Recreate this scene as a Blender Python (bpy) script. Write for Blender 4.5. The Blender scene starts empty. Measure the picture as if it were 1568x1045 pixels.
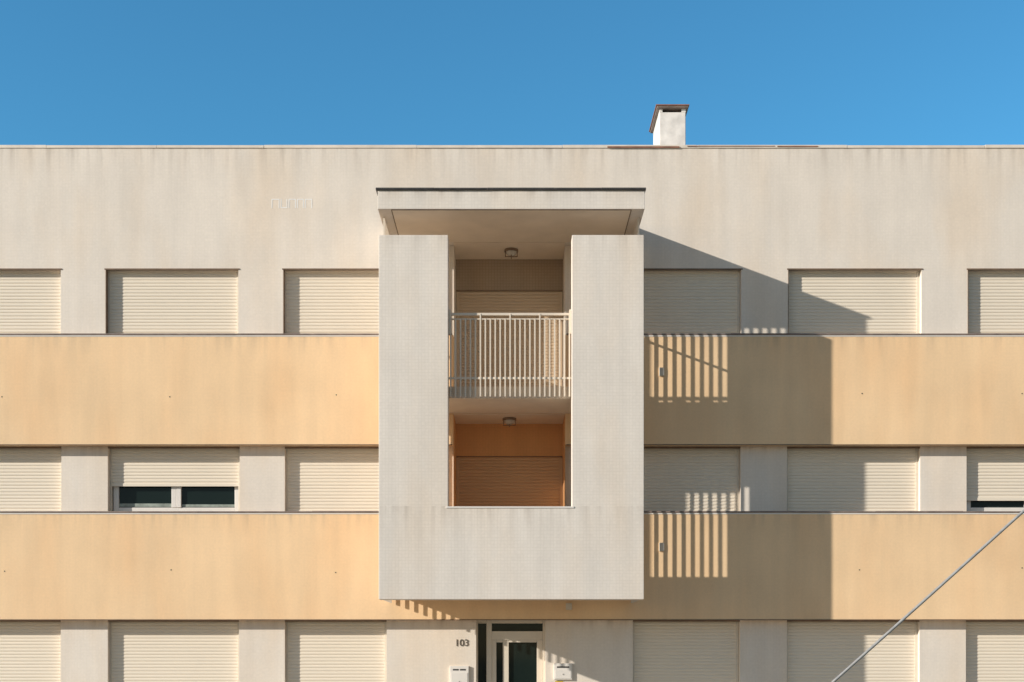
import bpy, bmesh, math, random
from mathutils import Vector, Matrix
random.seed(4)
scene=bpy.context.scene
# ---------- measurement helpers (survey of facade: band face is plane y=0, camera 20 m away) ----------
D=20.0; SB=93.5; CX=784.0; VY=1000.0; CZ=2.0
def X(px,y=0): return (px-CX)/SB*(D+y)/D
def Z(py,y=0): return CZ+(VY-py)/SB*(D+y)/D
WY=.18; SY=.29; BF=-1.48; BT=.28; BACK=.85
zU1,zU0=Z(513),Z(681)      # upper band
zL1,zL0=Z(785),Z(949)      # lower band
zRoof=Z(226,WY)
# ---------- materials ----------
def newmat(name):
    m=bpy.data.materials.new(name); m.use_nodes=True
    n=m.node_tree.nodes; l=m.node_tree.links
    return m,n,l,n['Principled BSDF']
def simple(name,col,rough=.6,metal=0,var=.06,scale=8):
    m,n,l,b=newmat(name)
    tc=n.new('ShaderNodeTexCoord'); no=n.new('ShaderNodeTexNoise'); no.inputs['Scale'].default_value=scale; no.inputs['Detail'].default_value=5
    l.new(tc.outputs['Object'],no.inputs['Vector'])
    r=n.new('ShaderNodeMapRange'); r.inputs['From Min'].default_value=.3; r.inputs['From Max'].default_value=.7
    r.inputs['To Min'].default_value=1-var; r.inputs['To Max'].default_value=1+var
    l.new(no.outputs['Fac'],r.inputs['Value'])
    v=n.new('ShaderNodeVectorMath'); v.operation='SCALE'; v.inputs[0].default_value=col
    l.new(r.outputs[0],v.inputs['Scale']); l.new(v.outputs[0],b.inputs['Base Color'])
    b.inputs['Roughness'].default_value=rough; b.inputs['Metallic'].default_value=metal
    return m
def mosaic(name,col,tile=.05,grout=.8,streak=.05,blotch=.04,warm=(1,.94,.87),bump=.2,tops=(),dirt=.35,vary=.97,fine=.025):
    m,n,l,b=newmat(name)
    tc=n.new('ShaderNodeTexCoord'); sp=n.new('ShaderNodeSeparateXYZ'); l.new(tc.outputs['Object'],sp.inputs[0])
    def M(op,a,c=None,clamp=False):
        k=n.new('ShaderNodeMath'); k.operation=op; k.use_clamp=clamp
        for i,q in enumerate((a,c)):
            if q is None: continue
            if isinstance(q,(int,float)): k.inputs[i].default_value=q
            else: l.new(q,k.inputs[i])
        return k.outputs[0]
    ad=M('ADD',sp.outputs[0],sp.outputs[1])
    cb=n.new('ShaderNodeCombineXYZ'); l.new(ad,cb.inputs[0]); l.new(sp.outputs[2],cb.inputs[1])
    br=n.new('ShaderNodeTexBrick'); br.offset=0; br.inputs['Scale'].default_value=1
    br.inputs['Brick Width'].default_value=tile; br.inputs['Row Height'].default_value=tile
    br.inputs['Mortar Size'].default_value=tile*.10; br.inputs['Mortar Smooth'].default_value=.5
    br.inputs['Color1'].default_value=(1,1,1,1); br.inputs['Color2'].default_value=(vary,vary,vary,1); br.inputs['Mortar'].default_value=(grout,grout,grout*.98,1)
    l.new(cb.outputs[0],br.inputs['Vector'])
    def noise(sx,sz,detail,lo,hi,a,c):
        cm=n.new('ShaderNodeVectorMath'); cm.operation='MULTIPLY'; cm.inputs[1].default_value=(sx,sz,1); l.new(cb.outputs[0],cm.inputs[0])
        no=n.new('ShaderNodeTexNoise'); no.inputs['Scale'].default_value=1; no.inputs['Detail'].default_value=detail
        l.new(cm.outputs[0],no.inputs['Vector'])
        r=n.new('ShaderNodeMapRange'); r.inputs['From Min'].default_value=a; r.inputs['From Max'].default_value=c
        r.inputs['To Min'].default_value=lo; r.inputs['To Max'].default_value=hi; l.new(no.outputs['Fac'],r.inputs['Value'])
        return r.outputs[0]
    s=noise(4,.45,6,1-streak,1+streak*.3,.35,.65)
    q=noise(.9,.9,7,1-blotch,1+blotch,.3,.7)
    f=noise(26,26,4,1-fine,1+fine,.3,.7)
    m2=M('MULTIPLY',M('MULTIPLY',s,q),f)
    w=noise(1.1,.35,6,0,.9,.45,.70)
    mx=n.new('ShaderNodeMix'); mx.data_type='RGBA'; mx.inputs[6].default_value=(*col,1); mx.inputs[7].default_value=(col[0]*warm[0],col[1]*warm[1],col[2]*warm[2],1)
    l.new(w,mx.inputs[0])
    mu=n.new('ShaderNodeMix'); mu.data_type='RGBA'; mu.blend_type='MULTIPLY'; mu.inputs[0].default_value=1
    l.new(mx.outputs[2],mu.inputs[6]); l.new(br.outputs['Color'],mu.inputs[7])
    out=mu.outputs[2]
    if tops:
        tot=None
        st=noise(7,.5,6,0,1,.46,.70)
        for zt,ln in tops:
            dz=M('SUBTRACT',zt,sp.outputs[2])
            g=M('SUBTRACT',1,M('DIVIDE',dz,ln),True)
            g=M('MULTIPLY',g,M('GREATER_THAN',dz,-.03))
            g=M('MULTIPLY',g,g)
            tot=g if tot is None else M('ADD',tot,g,True)
        fac=M('MULTIPLY',M('MULTIPLY',tot,st),dirt)
        dm=n.new('ShaderNodeMix'); dm.data_type='RGBA'; l.new(fac,dm.inputs[0]); l.new(out,dm.inputs[6]); dm.inputs[7].default_value=(.30,.23,.17,1)
        out=dm.outputs[2]
    v=n.new('ShaderNodeVectorMath'); v.operation='SCALE'; l.new(out,v.inputs[0]); l.new(m2,v.inputs['Scale'])
    l.new(v.outputs[0],b.inputs['Base Color'])
    bp=n.new('ShaderNodeBump'); bp.inputs['Strength'].default_value=bump; bp.inputs['Distance'].default_value=.003
    l.new(m2,bp.inputs['Height']); l.new(bp.outputs[0],b.inputs['Normal'])
    b.inputs['Roughness'].default_value=.8
    return m
WC=(.85,.765,.67)
M_wall=mosaic('wall_mosaic',WC,grout=.965,tops=((zRoof,.8),(zU0,.3),(zL0,.3)),dirt=.4)
M_bay=mosaic('bay_mosaic',(.83,.76,.68),grout=.925,streak=.055,tops=((Z(360,BF),.5),(Z(292,BF),.25),(Z(778,BF),.8)),dirt=.35,vary=.965)
M_band=mosaic('band_render_ochre',(.955,.675,.405),grout=.985,streak=.05,blotch=.05,warm=(.985,.92,.86),tops=((zU1,.5),(zL1,.5)),vary=.99)
M_orange=mosaic('loggia_orange',(.76,.40,.17),grout=.93)
M_loglint=mosaic('loggia_tile_taupe',(.46,.35,.255),grout=.8)
M_cream=simple('ceiling_cream_paint',(.84,.72,.58),.7,var=.05,scale=3)
M_shut=simple('shutter_pvc',(.86,.76,.62),.5,var=.02,scale=1.5)
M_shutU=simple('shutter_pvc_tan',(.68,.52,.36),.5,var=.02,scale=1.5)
M_shutL=simple('shutter_pvc_bounce_tint',(.62,.39,.21),.5,var=.02,scale=1.5)  # low loggia shutter: orange-brown with warm bounce light mixed into the colour
M_guide=simple('shutter_guide',(.70,.63,.52),.5)
M_frame=simple('white_aluminium',(.82,.77,.71),.4,var=.02)
M_cop=simple('sill_stone',(.24,.18,.15),.7,var=.25)
M_coping=simple('parapet_coping',(.80,.71,.60),.7,var=.12,scale=4)
M_terra=simple('terracotta_coping',(.30,.14,.09),.8,var=.3,scale=6)
M_dark=simple('dark_bitumen',(.05,.047,.045),.8,var=.3)
M_lint=simple('rust_brown_lintel',(.22,.15,.10),.7,var=.2)
M_rail=simple('railing_paint',(.78,.68,.56),.45,var=.04)
M_chim=simple('chimney_render',(.82,.77,.72),.85,var=.18,scale=5)
M_inner=simple('dark_interior',(.03,.03,.03),.9)
M_zinc=simple('galvanised_steel',(.42,.41,.39),.45,.3,var=.15,scale=20)
M_wood=simple('creosoted_wood',(.12,.085,.06),.85,var=.25,scale=10)
M_num=simple('bronze_numerals',(.12,.10,.08),.5)
M_yel=simple('yellow_sticker',(.75,.5,.05),.5)
M_asph=simple('asphalt',(.06,.06,.06),.9,var=.25,scale=3)
M_pave=mosaic('paving_slabs',(.48,.43,.36),tile=.3)
M_kerb=simple('kerb_stone',(.40,.39,.37),.8,var=.15)
M_ground=simple('ground_soil',(.22,.18,.12),.95,var=.3,scale=.3)
M_roof=simple('roof_gravel',(.35,.33,.30),.9,var=.2)
M_refl=simple('painted_glass_reflection',(.30,.34,.30),.9,var=.25,scale=12)  # pale green standing in for the reflection in the glass
m,n,l,b=newmat('window_glass'); M_glass=m
b.inputs['Base Color'].default_value=(.010,.018,.016,1); b.inputs['Roughness'].default_value=.05; b.inputs['Specular IOR Level'].default_value=.22
m,n,l,b=newmat('lamp_glass'); M_lamp=m
b.inputs['Base Color'].default_value=(.6,.55,.48,1); b.inputs['Roughness'].default_value=.25
# ---------- mesh helpers ----------
def empty(name):
    e=bpy.data.objects.new(name,None); scene.collection.objects.link(e); return e
def finish(name,bm,mat,parent=None,bevel=0,smooth=False):
    me=bpy.data.meshes.new(name); bmesh.ops.recalc_face_normals(bm,faces=bm.faces); bm.to_mesh(me); bm.free()
    me.materials.append(mat)
    if smooth:
        for p in me.polygons: p.use_smooth=True
    o=bpy.data.objects.new(name,me); scene.collection.objects.link(o)
    if parent: o.parent=parent
    if bevel:
        md=o.modifiers.new('bev','BEVEL'); md.width=bevel; md.segments=2; md.limit_method='ANGLE'
    return o
def addbox(bm,x0,x1,y0,y1,z0,z1):
    vs=[bm.verts.new((x,y,z)) for x in (x0,x1) for y in (y0,y1) for z in (z0,z1)]
    for f in ((0,1,3,2),(4,6,7,5),(0,4,5,1),(2,3,7,6),(0,2,6,4),(1,5,7,3)): bm.faces.new([vs[i] for i in f])
def boxes(name,bl,mat,parent=None,bevel=0):
    bm=bmesh.new()
    for b_ in bl: addbox(bm,*b_)
    return finish(name,bm,mat,parent,bevel)
def wall(name,x0,x1,z0,z1,y0,y1,holes,mat,parent=None,bevel=0):
    xs=sorted({x0,x1,*[min(max(h[i],x0),x1) for h in holes for i in (0,1)]})
    zs=sorted({z0,z1,*[min(max(h[i],z0),z1) for h in holes for i in (2,3)]})
    def solid(i,j):
        if i<0 or j<0 or i>=len(xs)-1 or j>=len(zs)-1: return False
        cx=(xs[i]+xs[i+1])/2; cz=(zs[j]+zs[j+1])/2
        return not any(h[0]<cx<h[1] and h[2]<cz<h[3] for h in holes)
    bm=bmesh.new(); cache={}
    def V(i,j,k):
        if (i,j,k) not in cache: cache[(i,j,k)]=bm.verts.new((xs[i],y0 if k==0 else y1,zs[j]))
        return cache[(i,j,k)]
    for i in range(len(xs)-1):
        for j in range(len(zs)-1):
            if not solid(i,j): continue
            bm.faces.new((V(i,j,0),V(i+1,j,0),V(i+1,j+1,0),V(i,j+1,0)))
            bm.faces.new((V(i,j,1),V(i,j+1,1),V(i+1,j+1,1),V(i+1,j,1)))
            if not solid(i-1,j): bm.faces.new((V(i,j,0),V(i,j+1,0),V(i,j+1,1),V(i,j,1)))
            if not solid(i+1,j): bm.faces.new((V(i+1,j,0),V(i+1,j,1),V(i+1,j+1,1),V(i+1,j+1,0)))
            if not solid(i,j-1): bm.faces.new((V(i,j,0),V(i,j,1),V(i+1,j,1),V(i+1,j,0)))
            if not solid(i,j+1): bm.faces.new((V(i,j+1,0),V(i+1,j+1,0),V(i+1,j+1,1),V(i,j+1,1)))
    return finish(name,bm,mat,parent,bevel)
def cyl(bm,c,r,h,axis='z',seg=16,r2=None):
    ret=bmesh.ops.create_cone(bm,cap_ends=True,segments=seg,radius1=r,radius2=r if r2 is None else r2,depth=h)
    R={'z':Matrix(),'y':Matrix.Rotation(math.pi/2,4,'X'),'x':Matrix.Rotation(math.pi/2,4,'Y')}[axis]
    bmesh.ops.transform(bm,matrix=Matrix.Translation(c)@R,verts=ret['verts'])
# ---------- building ----------
B=empty('apartment_building')
BX=13.8
LX0,LX1=-.96,.872
floorL,ceilL,floorU,ceilU=3.15,5.92,6.10,8.73
cols_top=[(-382,-179),(-110,93),(162,365),(434,592),(974,1135),(1207,1411),(1482,1685),(1754,1957)]
cols_mid=[(-382,-179),(-110,94),(165,367),(436,592),(972,1134),(1205,1409),(1480,1685),(1754,1957)]
cols_gr=[(-382,-179),(-110,93),(165,366),(436,592),(969,1133),(1205,1408),(1479,1685),(1754,1957)]
zTop=Z(413,WY)
wins=[]
for r,(cols,zb,zt) in enumerate(((cols_top,zU1,zTop),(cols_mid,zL1,zU0),(cols_gr,1.0,zL0))):
    for c in cols: wins.append((r,X(c[0],WY),X(c[1],WY),zb,zt))
DX0,DX1=X(729,WY),X(835,WY)
logg=[(LX0,LX1,floorL,ceilL),(LX0,LX1,floorU,ceilU)]
holes=[(w[1],w[2],w[3],w[4]) for w in wins]+logg+[(DX0,DX1,0.02,zL0)]
wall('main_wall',-BX,BX,0,zRoof,WY,.88,holes,M_wall,B)
wall('upper_band',-BX-.002,BX+.002,zU0,zU1,0,WY,logg,M_band,B,.006)
wall('lower_band',-BX-.002,BX+.002,zL0,zL1,0,WY,logg,M_band,B,.006)
boxes('building_body',[(-BX,BX,.95,11,0,zRoof-.45)],M_wall,B)
boxes('dark_rooms',[(-BX+.1,BX-.1,.885,.945,.05,zRoof-.5)],M_inner,B)
boxes('roof_deck',[(-BX+.02,BX-.02,.9,10.98,zRoof-.449,zRoof-.40)],M_roof,B)
boxes('parapet_returns',[(-BX,-BX+.25,.89,11,zRoof-.44,zRoof-.003),(BX-.25,BX,.89,11,zRoof-.44,zRoof-.003),(-BX+.26,BX-.26,10.75,11,zRoof-.44,zRoof-.003)],M_wall,B)
bl=[];x=-BX
while x<BX:
    w=random.uniform(1.6,2.6); x2=min(x+w,BX)
    bl.append((x+.003,x2-.003,WY-.014+random.uniform(-.003,.003),.90,zRoof-.014,zRoof+.034+random.uniform(-.005,.005))); x=x2
boxes('parapet_coping',bl,M_coping,B,.004)
boxes('terracotta_flashing',[(X(930,WY),X(1040,WY),WY-.024,WY-.018,zRoof-.016,zRoof+.010),(X(1052,WY),X(1186,WY),WY-.023,WY-.018,zRoof+.008,zRoof+.018),(X(1190,WY),X(1252,WY),WY-.024,WY-.018,zRoof+.0,zRoof+.016)],M_terra,B)
for nm,z in (('upper',zU1),('lower',zL1)):
    bl=[]
    for a,c in ((-BX,-2.03),(2.03,BX)):
        x=a
        while x<c:
            x2=min(x+random.uniform(1.1,1.9),c)
            bl.append((x+.0015,x2-.0015,-.016+random.uniform(-.003,.003),WY+.09,z-.004,z+.020+random.uniform(-.002,.003))); x=x2
    bl.append((-2.02,LX0-.02,-.012,WY+.09,z-.004,z+.02)); bl.append((LX1+.02,2.02,-.012,WY+.09,z-.004,z+.02))
    boxes(nm+'_band_sill',bl,M_cop,B,.002)
    boxes(nm+'_sill_paint_edge',[(a,c,-.006,-.001,z-.030,z-.008) for a,c in ((-BX,-2.03),(2.03,BX))],M_frame,B)
for nm,z in (('upper',zU0),('lower',zL0)):
    sg=((-BX,LX0-.02),(LX1+.02,BX)) if nm=='upper' else ((-BX,BX),)
    boxes(nm+'_band_drip',[(a,c,-.006,.02,z-.010,z+.004) for a,c in sg],M_lint,B)
# windows
def shutter(name,x0,x1,z0,z1,y,mat=None,bul=.006):
    bm=bmesh.new(); P=.0545; z=z1; prof=[(0,0.6),(.08,-.2),(.35,-.9),(.65,-1),(.90,-.5),(.95,.6)]
    pts=[]
    while z>z0+.01:
        for t,dy in prof:
            zz=z-t*P
            if zz>z0: pts.append((zz,y+dy*bul))
        z-=P
    pts.append((z0,y))
    L=[bm.verts.new((x0,p[1],p[0])) for p in pts]; R=[bm.verts.new((x1,p[1],p[0])) for p in pts]
    for i in range(len(pts)-1): bm.faces.new((L[i],R[i],R[i+1],L[i+1]))
    addbox(bm,x0,x1,y-.010,y+.012,z0-.012,z0+.035)
    return finish(name,bm,mat or M_shut,B)
k=0
for r,x0,x1,zb,zt in wins:
    k+=1; zs=zb+.035
    px=round(x0*SB/1.009+CX)
    if r==1 and 150<px<180: zs=Z(744,SY)
    if r==1 and 1470<px<1490: zs=Z(766,SY)
    shutter('shutter_%d'%k,x0+.03,x1-.03,zs,zt+.02,SY)
    boxes('shutter_guides_%d'%k,[(x0+.004,x0+.035,SY-.012,SY+.03,zb+.024,zt-.003),(x1-.045,x1-.004,SY-.012,SY+.03,zb+.024,zt-.003)],M_guide,B,.003)
    if r==0:
        boxes('lintel_%d'%k,[(x0-.02,x1+.02,WY-.010,WY+.05,zt-.004,zt+.016),(x0-.004,x0+.006,WY-.005,WY+.09,zb+.02,zt-.006)],M_lint,B)
    else:
        boxes('lintel_%d'%k,[(x0,x1,WY+.003,WY+.05,zt-.03,zt-.003)],M_lint,B)
    if zs>zb+.05:
        y=SY+.05; xm=(x0+x1)/2; zt2=zs+.1
        a0,a1=x0+.1,x1-.09
        boxes('window_frame_%d'%k,[(x0+.04,a0+.03,y,y+.05,zb+.03,zt2),(a1-.03,x1-.04,y,y+.05,zb+.03,zt2),(a0+.03,a1-.03,y,y+.05,zb+.03,zb+.12),(xm-.08,xm-.002,y-.01,y+.045,zb+.121,zt2),(xm+.002,xm+.08,y-.014,y+.045,zb+.121,zt2)],M_frame,B,.004)
        boxes('window_glass_%d'%k,[(a0+.03,a1-.03,y+.03,y+.036,zb+.10,zt2)],M_glass,B)
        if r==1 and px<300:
            boxes('window_painted_reflection_%d'%k,[(a0+.031,xm-.081,y+.020,y+.0285,zb+.133,zb+.19),(xm+.081,a1-.031,y+.020,y+.0285,zb+.133,zb+.175)],M_refl,B)  # pale strips paint the bright reflection along the bottom of the panes
        boxes('window_gasket_%d'%k,[(a0+.031,xm-.081,y+.012,y+.028,zb+.121,zb+.132),(xm+.081,a1-.031,y+.012,y+.028,zb+.121,zb+.132)],M_dark,B)
bm=bmesh.new()
for px,py in ((3,608),(260,608),(515,605),(1320,603),(1565,603),(7,875),(262,873),(514,877),(1316,873),(1565,870)):
    cyl(bm,(X(px),-.001,Z(py)),.010,.006,'y',10)
finish('drain_spouts',bm,M_dark,B)
# ---------- projecting bay ----------
bx0,bx1=X(580,BF),X(986,BF); ox0,ox1=X(686,BF),X(876,BF)
zbt,ztp,zpar=Z(918,BF),Z(360,BF),Z(778,BF)
YB=BF+BT
wall('bay_front_frame',bx0,bx1,zbt,ztp,BF,YB,[(ox0,ox1,zpar,ztp+1)],M_bay,B,.006)
boxes('bay_parapet_cap',[(ox0-.03,ox1+.03,BF-.010,YB+.01,zpar-.004,zpar+.022)],M_frame,B,.003)
boxes('bay_floor_slab_low',[(bx0+.02,bx1-.02,YB+.002,-.004,2.98,floorL)],M_cream,B)
boxes('bay_floor_slab_up',[(bx0+.02,bx1-.02,YB+.002,-.004,ceilL,floorU)],M_cream,B)
zc1=Z(292,BF)
boxes('bay_canopy',[(bx0-.015,bx1+.012,BF-.004,WY-.004,ceilU,zc1)],M_bay,B,.005)
bl=[];x=bx0-.045
while x<bx1+.03:
    x2=min(x+random.uniform(.5,1.1),bx1+.03); dz=random.uniform(-.002,.003)
    bl.append((x+.001,x2-.001,BF-.033+random.uniform(-.004,.004),WY-.006,zc1+.001,zc1+.032+dz)); x=x2
boxes('canopy_cap',bl,M_dark,B,.004)
boxes('canopy_soffit',[(bx0+.20,bx1-.20,BF+.02,-.02,ceilU-.012,ceilU-.001)],M_cream,B)
boxes('canopy_soffit_edges',[(a,a+.012,BF+.02,-.02,ceilU-.014,ceilU-.0005) for a in (bx0+.186,bx1-.198)],M_lint,B)
boxes('canopy_drip',[(bx0+.19,bx1-.19,BF+.006,BF+.018,ceilU-.014,ceilU-.002)],M_lint,B)
# loggia linings
boxes('loggia_ceiling_up',[(LX0+.004,LX1-.004,.002,BACK,ceilU-.012,ceilU-.002)],M_cream,B)
boxes('loggia_ceiling_low',[(LX0+.004,LX1-.004,.002,BACK,ceilL-.012,ceilL-.002)],M_cream,B)
boxes('loggia_walls_low',[(LX0+.001,LX0+.006,.01,BACK-.002,floorL,ceilL-.013),(LX1-.006,LX1-.001,.01,BACK-.002,floorL,ceilL-.013),(LX0,LX1,BACK,BACK+.03,Z(700,BACK),ceilL)],M_orange,B)
boxes('loggia_lintel_up',[(LX0,LX1,BACK,BACK+.03,Z(446,BACK),ceilU)],M_loglint,B)
boxes('loggia_lintel_drips',[(LX0+.01,LX1-.01,BACK-.008,BACK-.001,Z(p,BACK),Z(p,BACK)+.012) for p in (446,700)],M_lint,B)
boxes('loggia_floor_finish',[(LX0,LX1,0,BACK,floorL-.01,floorL+.004),(LX0,LX1,0,BACK,floorU-.01,floorU+.004)],M_pave,B)
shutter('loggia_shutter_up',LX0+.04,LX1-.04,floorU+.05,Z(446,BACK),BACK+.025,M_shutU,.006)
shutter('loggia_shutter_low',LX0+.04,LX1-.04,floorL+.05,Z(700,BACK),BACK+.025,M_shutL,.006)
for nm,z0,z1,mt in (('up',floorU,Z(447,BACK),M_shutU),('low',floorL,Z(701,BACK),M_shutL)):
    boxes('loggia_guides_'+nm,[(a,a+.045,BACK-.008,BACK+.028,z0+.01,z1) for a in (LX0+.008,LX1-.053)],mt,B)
# side screens: full-height square bars
bm=bmesh.new(); pit=.068; s=.0115
for xc in (bx0+.045,bx1-.045):
    y=-.05
    while y>YB+.02:
        addbox(bm,xc-s,xc+s,y-s,y+s,zbt+.002,ceilU+.01); y-=pit
    zr=Z(480,-1.25)
    addbox(bm,xc-.018,xc+.018,YB+.001,-.002,zr-.03,zr)
    addbox(bm,xc-.012,xc+.012,YB+.001,-.002,zbt+.17,zbt+.2)
finish('side_bar_screens',bm,M_rail,B)
# front railing with flat bars
yr=-1.26; zr=Z(480,yr); bm=bmesh.new()
addbox(bm,ox0,ox1,yr-.02,yr+.02,zr-.035,zr)
z2=zr-.085; zb2=Z(608,yr)
addbox(bm,ox0,ox1,yr-.02,yr+.02,z2-.016,z2)
addbox(bm,ox0,ox1,yr-.012,yr+.012,Z(581,yr),Z(578,yr))
nb=25
for i in range(nb):
    xc=ox0+.03+(ox1-ox0-.06)*i/(nb-1)
    addbox(bm,xc-.011,xc+.011,yr-.026,yr+.026,zb2,z2-.005 if i%6 else zr-.01)
for xa in (ox0+.004,ox1-.034): addbox(bm,xa,xa+.03,yr-.035,yr+.035,zr-.32,zr+.05)
finish('balcony_railing',bm,M_rail,B)
# ceiling lamps
def ceiling_lamp(x,y,z):
    e=empty('ceiling_lamp')
    bm=bmesh.new(); cyl(bm,(x,y,z-.02),.115,.04,'z',28); finish('base',bm,M_lint,e,.004)
    bm=bmesh.new(); bmesh.ops.create_uvsphere(bm,u_segments=24,v_segments=12,radius=.092)
    for v in bm.verts: v.co=Vector((v.co.x+x,v.co.y+y,z-.04+v.co.z*.75))
    finish('dome',bm,M_lamp,e,smooth=True)
    bm=bmesh.new()
    addbox(bm,x-.098,x+.098,y-.007,y+.007,z-.122,z-.112); addbox(bm,x-.007,x+.007,y-.098,y+.098,z-.125,z-.115)
    for sx in (-1,1): addbox(bm,x+sx*.098-.007,x+sx*.098+.007,y-.007,y+.007,z-.12,z-.03)
    finish('guard',bm,M_lint,e)
ceiling_lamp(X(783,.35),.35,ceilU-.012)
ceiling_lamp(X(780,.35),.35,ceilL-.012)
def wbox(name,px,py,w,h,y=0,d=.028):
    e=empty(name); x=X(px,y); z=Z(py,y)
    boxes('housing',[(x-w/2,x+w/2,y-d,y-.001,z-h/2,z+h/2)],M_guide,e,.006)
    boxes('lid',[(x-w/2+.008,x+w/2-.008,y-d-.005,y-d+.002,z-h/2+.01,z+h/2-.01)],M_guide,e,.002)
wbox('junction_box',1013,570,.085,.14); wbox('junction_box',1013,838,.085,.14); wbox('junction_box',871,929,.10,.11,0,.05)
e=[];t=.012; zt_,zb_=Z(305,WY),Z(319,WY)
xs=[415,429,441,454,466,479]
for i in range(5):
    a,c=X(xs[i]+1,WY),X(xs[i+1]-1,WY); y0,y1=WY-.0025,WY-.0005
    if i==1: e+= [(a,c,y0,y1,zb_,zb_+t),(a,a+t,y0,y1,zb_+t,zt_),(c-t,c,y0,y1,zb_+t,zt_)]
    else: e+= [(a,c,y0,y1,zt_-t,zt_),(a,a+t,y0,y1,zb_,zt_-t),(c-t,c,y0,y1,zb_,zt_-t)]
M_mark=simple('exposed_white_plaster',(.95,.94,.92),.7,var=.02)
boxes('sign_outline_marks',e,M_mark)
# ---------- chimney ----------
C=empty('chimney'); cy0=1.0; cy1=1.95
cx0,cx1=X(1010,cy0),X(1050,cy0); czt=Z(172,cy0)
boxes('shaft',[(cx0,cx1,cy0,cy1,zRoof-.42,czt)],M_chim,C,.01)
boxes('vent_cheeks',[(cx0,cx0+.05,cy0,cy1,czt+.001,czt+.055),(cx1-.07,cx1,cy0,cy1,czt+.001,czt+.055)],M_chim,C)
boxes('vent_void',[(cx0+.051,cx1-.071,cy0+.2,cy1-.2,czt+.001,czt+.054)],M_inner,C)
boxes('cap',[(cx0-.05,cx1+.045,cy0-.05,cy1+.05,czt+.056,czt+.10)],M_cop,C,.012)
boxes('cap_tiles',[(cx0-.07,cx1+.055,cy0-.065,cy1+.065,czt+.088,czt+.108)],M_terra,C,.003)
# ---------- entrance ----------
E=empty('entrance_door'); y=.42
M_door=simple('door_frame_beige',(.76,.67,.55),.45,var=.02)
def R(px0,px1,py0,py1,y0,y1): return (X(px0,y),X(px1,y),y0,y1,Z(py1,y) if py1<1200 else 0.03,Z(py0,y))
boxes('frame',[R(726,732,950,1300,y-.05,y+.05),R(745,753,950,1300,y-.05,y+.05),R(831,840,950,1300,y-.05,y+.05),R(753.1,830.9,967,980,y-.05,y+.05),
   R(732.1,744.9,948,955,y-.05,y+.05),R(753.1,830.9,948,955,y-.05,y+.05),
   R(753.1,760,980.1,1300,y-.03,y+.03),R(770,779,980.1,1300,y-.03,y+.03),R(822,830.9,980.1,1300,y-.03,y+.03),R(760.1,769.9,980.1,984,y-.03,y+.03),R(779.1,821.9,980.1,984,y-.03,y+.03)],M_door,E,.004)
boxes('glass',[(X(730,y),X(836,y),y+.01,y+.02,.03,Z(950,y))],M_glass,E)
bm=bmesh.new(); cyl(bm,(X(818,y),y-.09,1.15),.014,.6,'z',12); cyl(bm,(X(818,y),y-.06,1.4),.01,.07,'y',8); cyl(bm,(X(818,y),y-.06,.9),.01,.07,'y',8); finish('pull_handle',bm,M_zinc,E)
cu=bpy.data.curves.new('house_number','FONT'); cu.body='103'; cu.size=.16; cu.extrude=.004; cu.space_character=1.0
o=bpy.data.objects.new('house_number',cu); scene.collection.objects.link(o); o.rotation_euler=(math.pi/2,0,0); o.location=(X(696,WY),WY-.006,Z(989.5,WY)); cu.materials.append(M_num)
def mailbox(px0,px1,pt,pb,slots):
    e=empty('mailbox'); x0,x1=X(px0,WY),X(px1,WY); z1,z0=Z(pt,WY),Z(pb,WY)
    boxes('body',[(x0,x1,WY-.04,WY-.001,z0,z1)],M_frame,e,.006)
    boxes('door_panel',[(x0+.02,x1-.02,WY-.046,WY-.038,z0+.02,z1-.11)],M_frame,e,.003)
    boxes('slots',[(x0+.04+(x1-x0-.08)*i/slots+.01,x0+.04+(x1-x0-.08)*(i+1)/slots-.01,WY-.0425,WY-.035,z1-.075,z1-.05) for i in range(slots)],M_dark,e)
    bm=bmesh.new(); cyl(bm,((x0+x1)/2,WY-.048,z0+.09),.01,.01,'y',10); finish('lock',bm,M_zinc,e)
mailbox(689,718,1020,1052,2); mailbox(848,876,1016,1041,1)
boxes('sticker',[(X(850,WY),X(862,WY),WY-.004,WY-.001,Z(1056,WY),Z(1043,WY))],M_yel)
# ---------- ground ----------
boxes('ground',[(-400,400,-400,400,-.6,-.16)],M_ground)
boxes('road',[(-300,300,-16,-3.2,-.159,-.12)],M_asph)
boxes('pavement',[(-300,300,-3.0,11.5,-.158,-.002)],M_pave)
boxes('kerb',[(-300,300,-3.2,-3.001,-.158,.002)],M_kerb,None,.015)
boxes('pavement',[(-300,300,-26,-16.2,-.158,0)],M_pave)
boxes('kerb',[(-300,300,-16.199,-16.001,-.158,.002)],M_kerb,None,.015)
# ---------- guy wire + pole off to the right ----------
yw=-8.0
def wp(px,py): return Vector((X(px,yw),yw,Z(py,yw)))
p1,p2=wp(1275,1045),wp(1568,780)
dv=(p2-p1)
tg=-(p1.z+.1)/dv.z; a=p1+dv*tg; tb=(9.6-p1.x)/dv.x; c=p1+dv*tb
cu=bpy.data.curves.new('guy_wire','CURVE'); cu.dimensions='3D'; cu.bevel_depth=.0145; cu.bevel_resolution=3
sp=cu.splines.new('POLY'); N=40; sp.points.add(N)
for i in range(N+1):
    t=i/N; p=a.lerp(c,t); p.z-=.05*4*t*(1-t)-.035; sp.points[i].co=(*p,1)
o=bpy.data.objects.new('guy_wire',cu); scene.collection.objects.link(o); cu.materials.append(M_zinc)
P=empty('utility_pole'); bm=bmesh.new(); cyl(bm,(9.72,yw,4.4),.15,9.2,'z',20,.10); finish('shaft',bm,M_wood,P)
boxes('crossarm',[(8.9,10.5,yw-.2,yw-.1,8.5,8.6)],M_wood,P,.01)
bm=bmesh.new()
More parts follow.
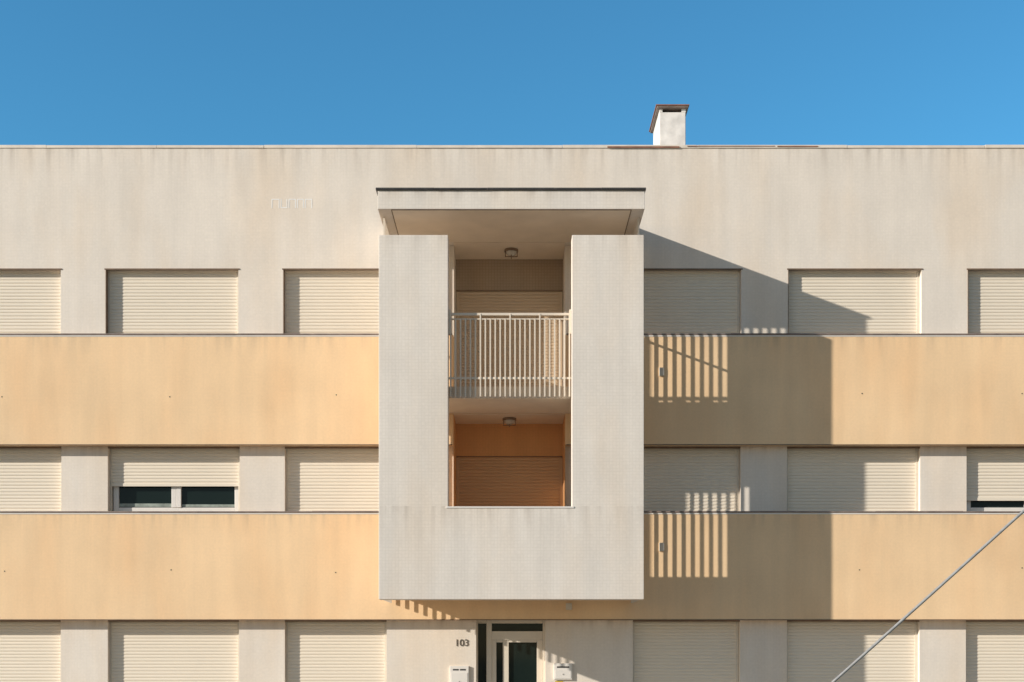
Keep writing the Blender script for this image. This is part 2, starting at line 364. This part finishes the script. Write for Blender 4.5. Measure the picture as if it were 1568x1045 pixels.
for dx in (-.7,-.25,.25,.7): cyl(bm,(9.72+dx,yw-.15,8.68),.035,.15,'z',12,.02)
finish('insulators',bm,M_frame,P)
bm=bmesh.new(); cyl(bm,(9.72,yw,c.z),.13,.08,'z',20); finish('clamp_band',bm,M_zinc,P)
# ---------- light ----------
d=Vector((2.197,1.0,-.82))
ld=bpy.data.lights.new('sun','SUN'); ld.energy=5; ld.angle=math.radians(.5); ld.color=(1,.94,.85)
lo=bpy.data.objects.new('sun',ld); scene.collection.objects.link(lo); lo.rotation_euler=d.to_track_quat('-Z','Y').to_euler(); lo.location=(-20,-20,20)
w=bpy.data.worlds.new('World'); scene.world=w; w.use_nodes=True; n=w.node_tree.nodes; l=w.node_tree.links
sk=n.new('ShaderNodeTexSky'); sk.sky_type='NISHITA'; sk.sun_disc=False
sk.sun_elevation=math.atan2(.82,math.hypot(2.197,1)); sk.sun_rotation=math.atan2(-2.197,-1)%(2*math.pi)
sk.air_density=1; sk.dust_density=.2; sk.ozone_density=3
# sky tint by direction: blue ahead, unseen rear sky warmed to neutralise facade shadows
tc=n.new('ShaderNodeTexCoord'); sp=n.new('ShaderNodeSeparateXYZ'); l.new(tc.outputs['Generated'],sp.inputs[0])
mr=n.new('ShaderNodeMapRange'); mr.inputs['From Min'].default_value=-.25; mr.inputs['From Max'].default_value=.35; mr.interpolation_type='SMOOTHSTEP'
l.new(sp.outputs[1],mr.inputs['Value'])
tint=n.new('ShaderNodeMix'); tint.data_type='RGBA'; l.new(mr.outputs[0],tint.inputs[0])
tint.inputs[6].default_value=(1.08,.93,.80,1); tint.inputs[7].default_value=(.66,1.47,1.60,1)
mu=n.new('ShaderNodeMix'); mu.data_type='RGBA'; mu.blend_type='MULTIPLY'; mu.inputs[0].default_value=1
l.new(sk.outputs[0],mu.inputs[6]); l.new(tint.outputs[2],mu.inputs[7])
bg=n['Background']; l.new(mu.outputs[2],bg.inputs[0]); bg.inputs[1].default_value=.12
# ---------- camera ----------
cd=bpy.data.cameras.new('camera'); cd.sensor_width=36; cd.lens=36*SB*D/1568; cd.shift_y=(VY-522.5)/1568; cd.clip_end=2000
co=bpy.data.objects.new('camera',cd); scene.collection.objects.link(co); co.location=(0,-D,CZ); co.rotation_euler=(math.pi/2,0,0); scene.camera=co
scene.view_settings.view_transform='Standard'; scene.view_settings.look='None'; scene.view_settings.exposure=0
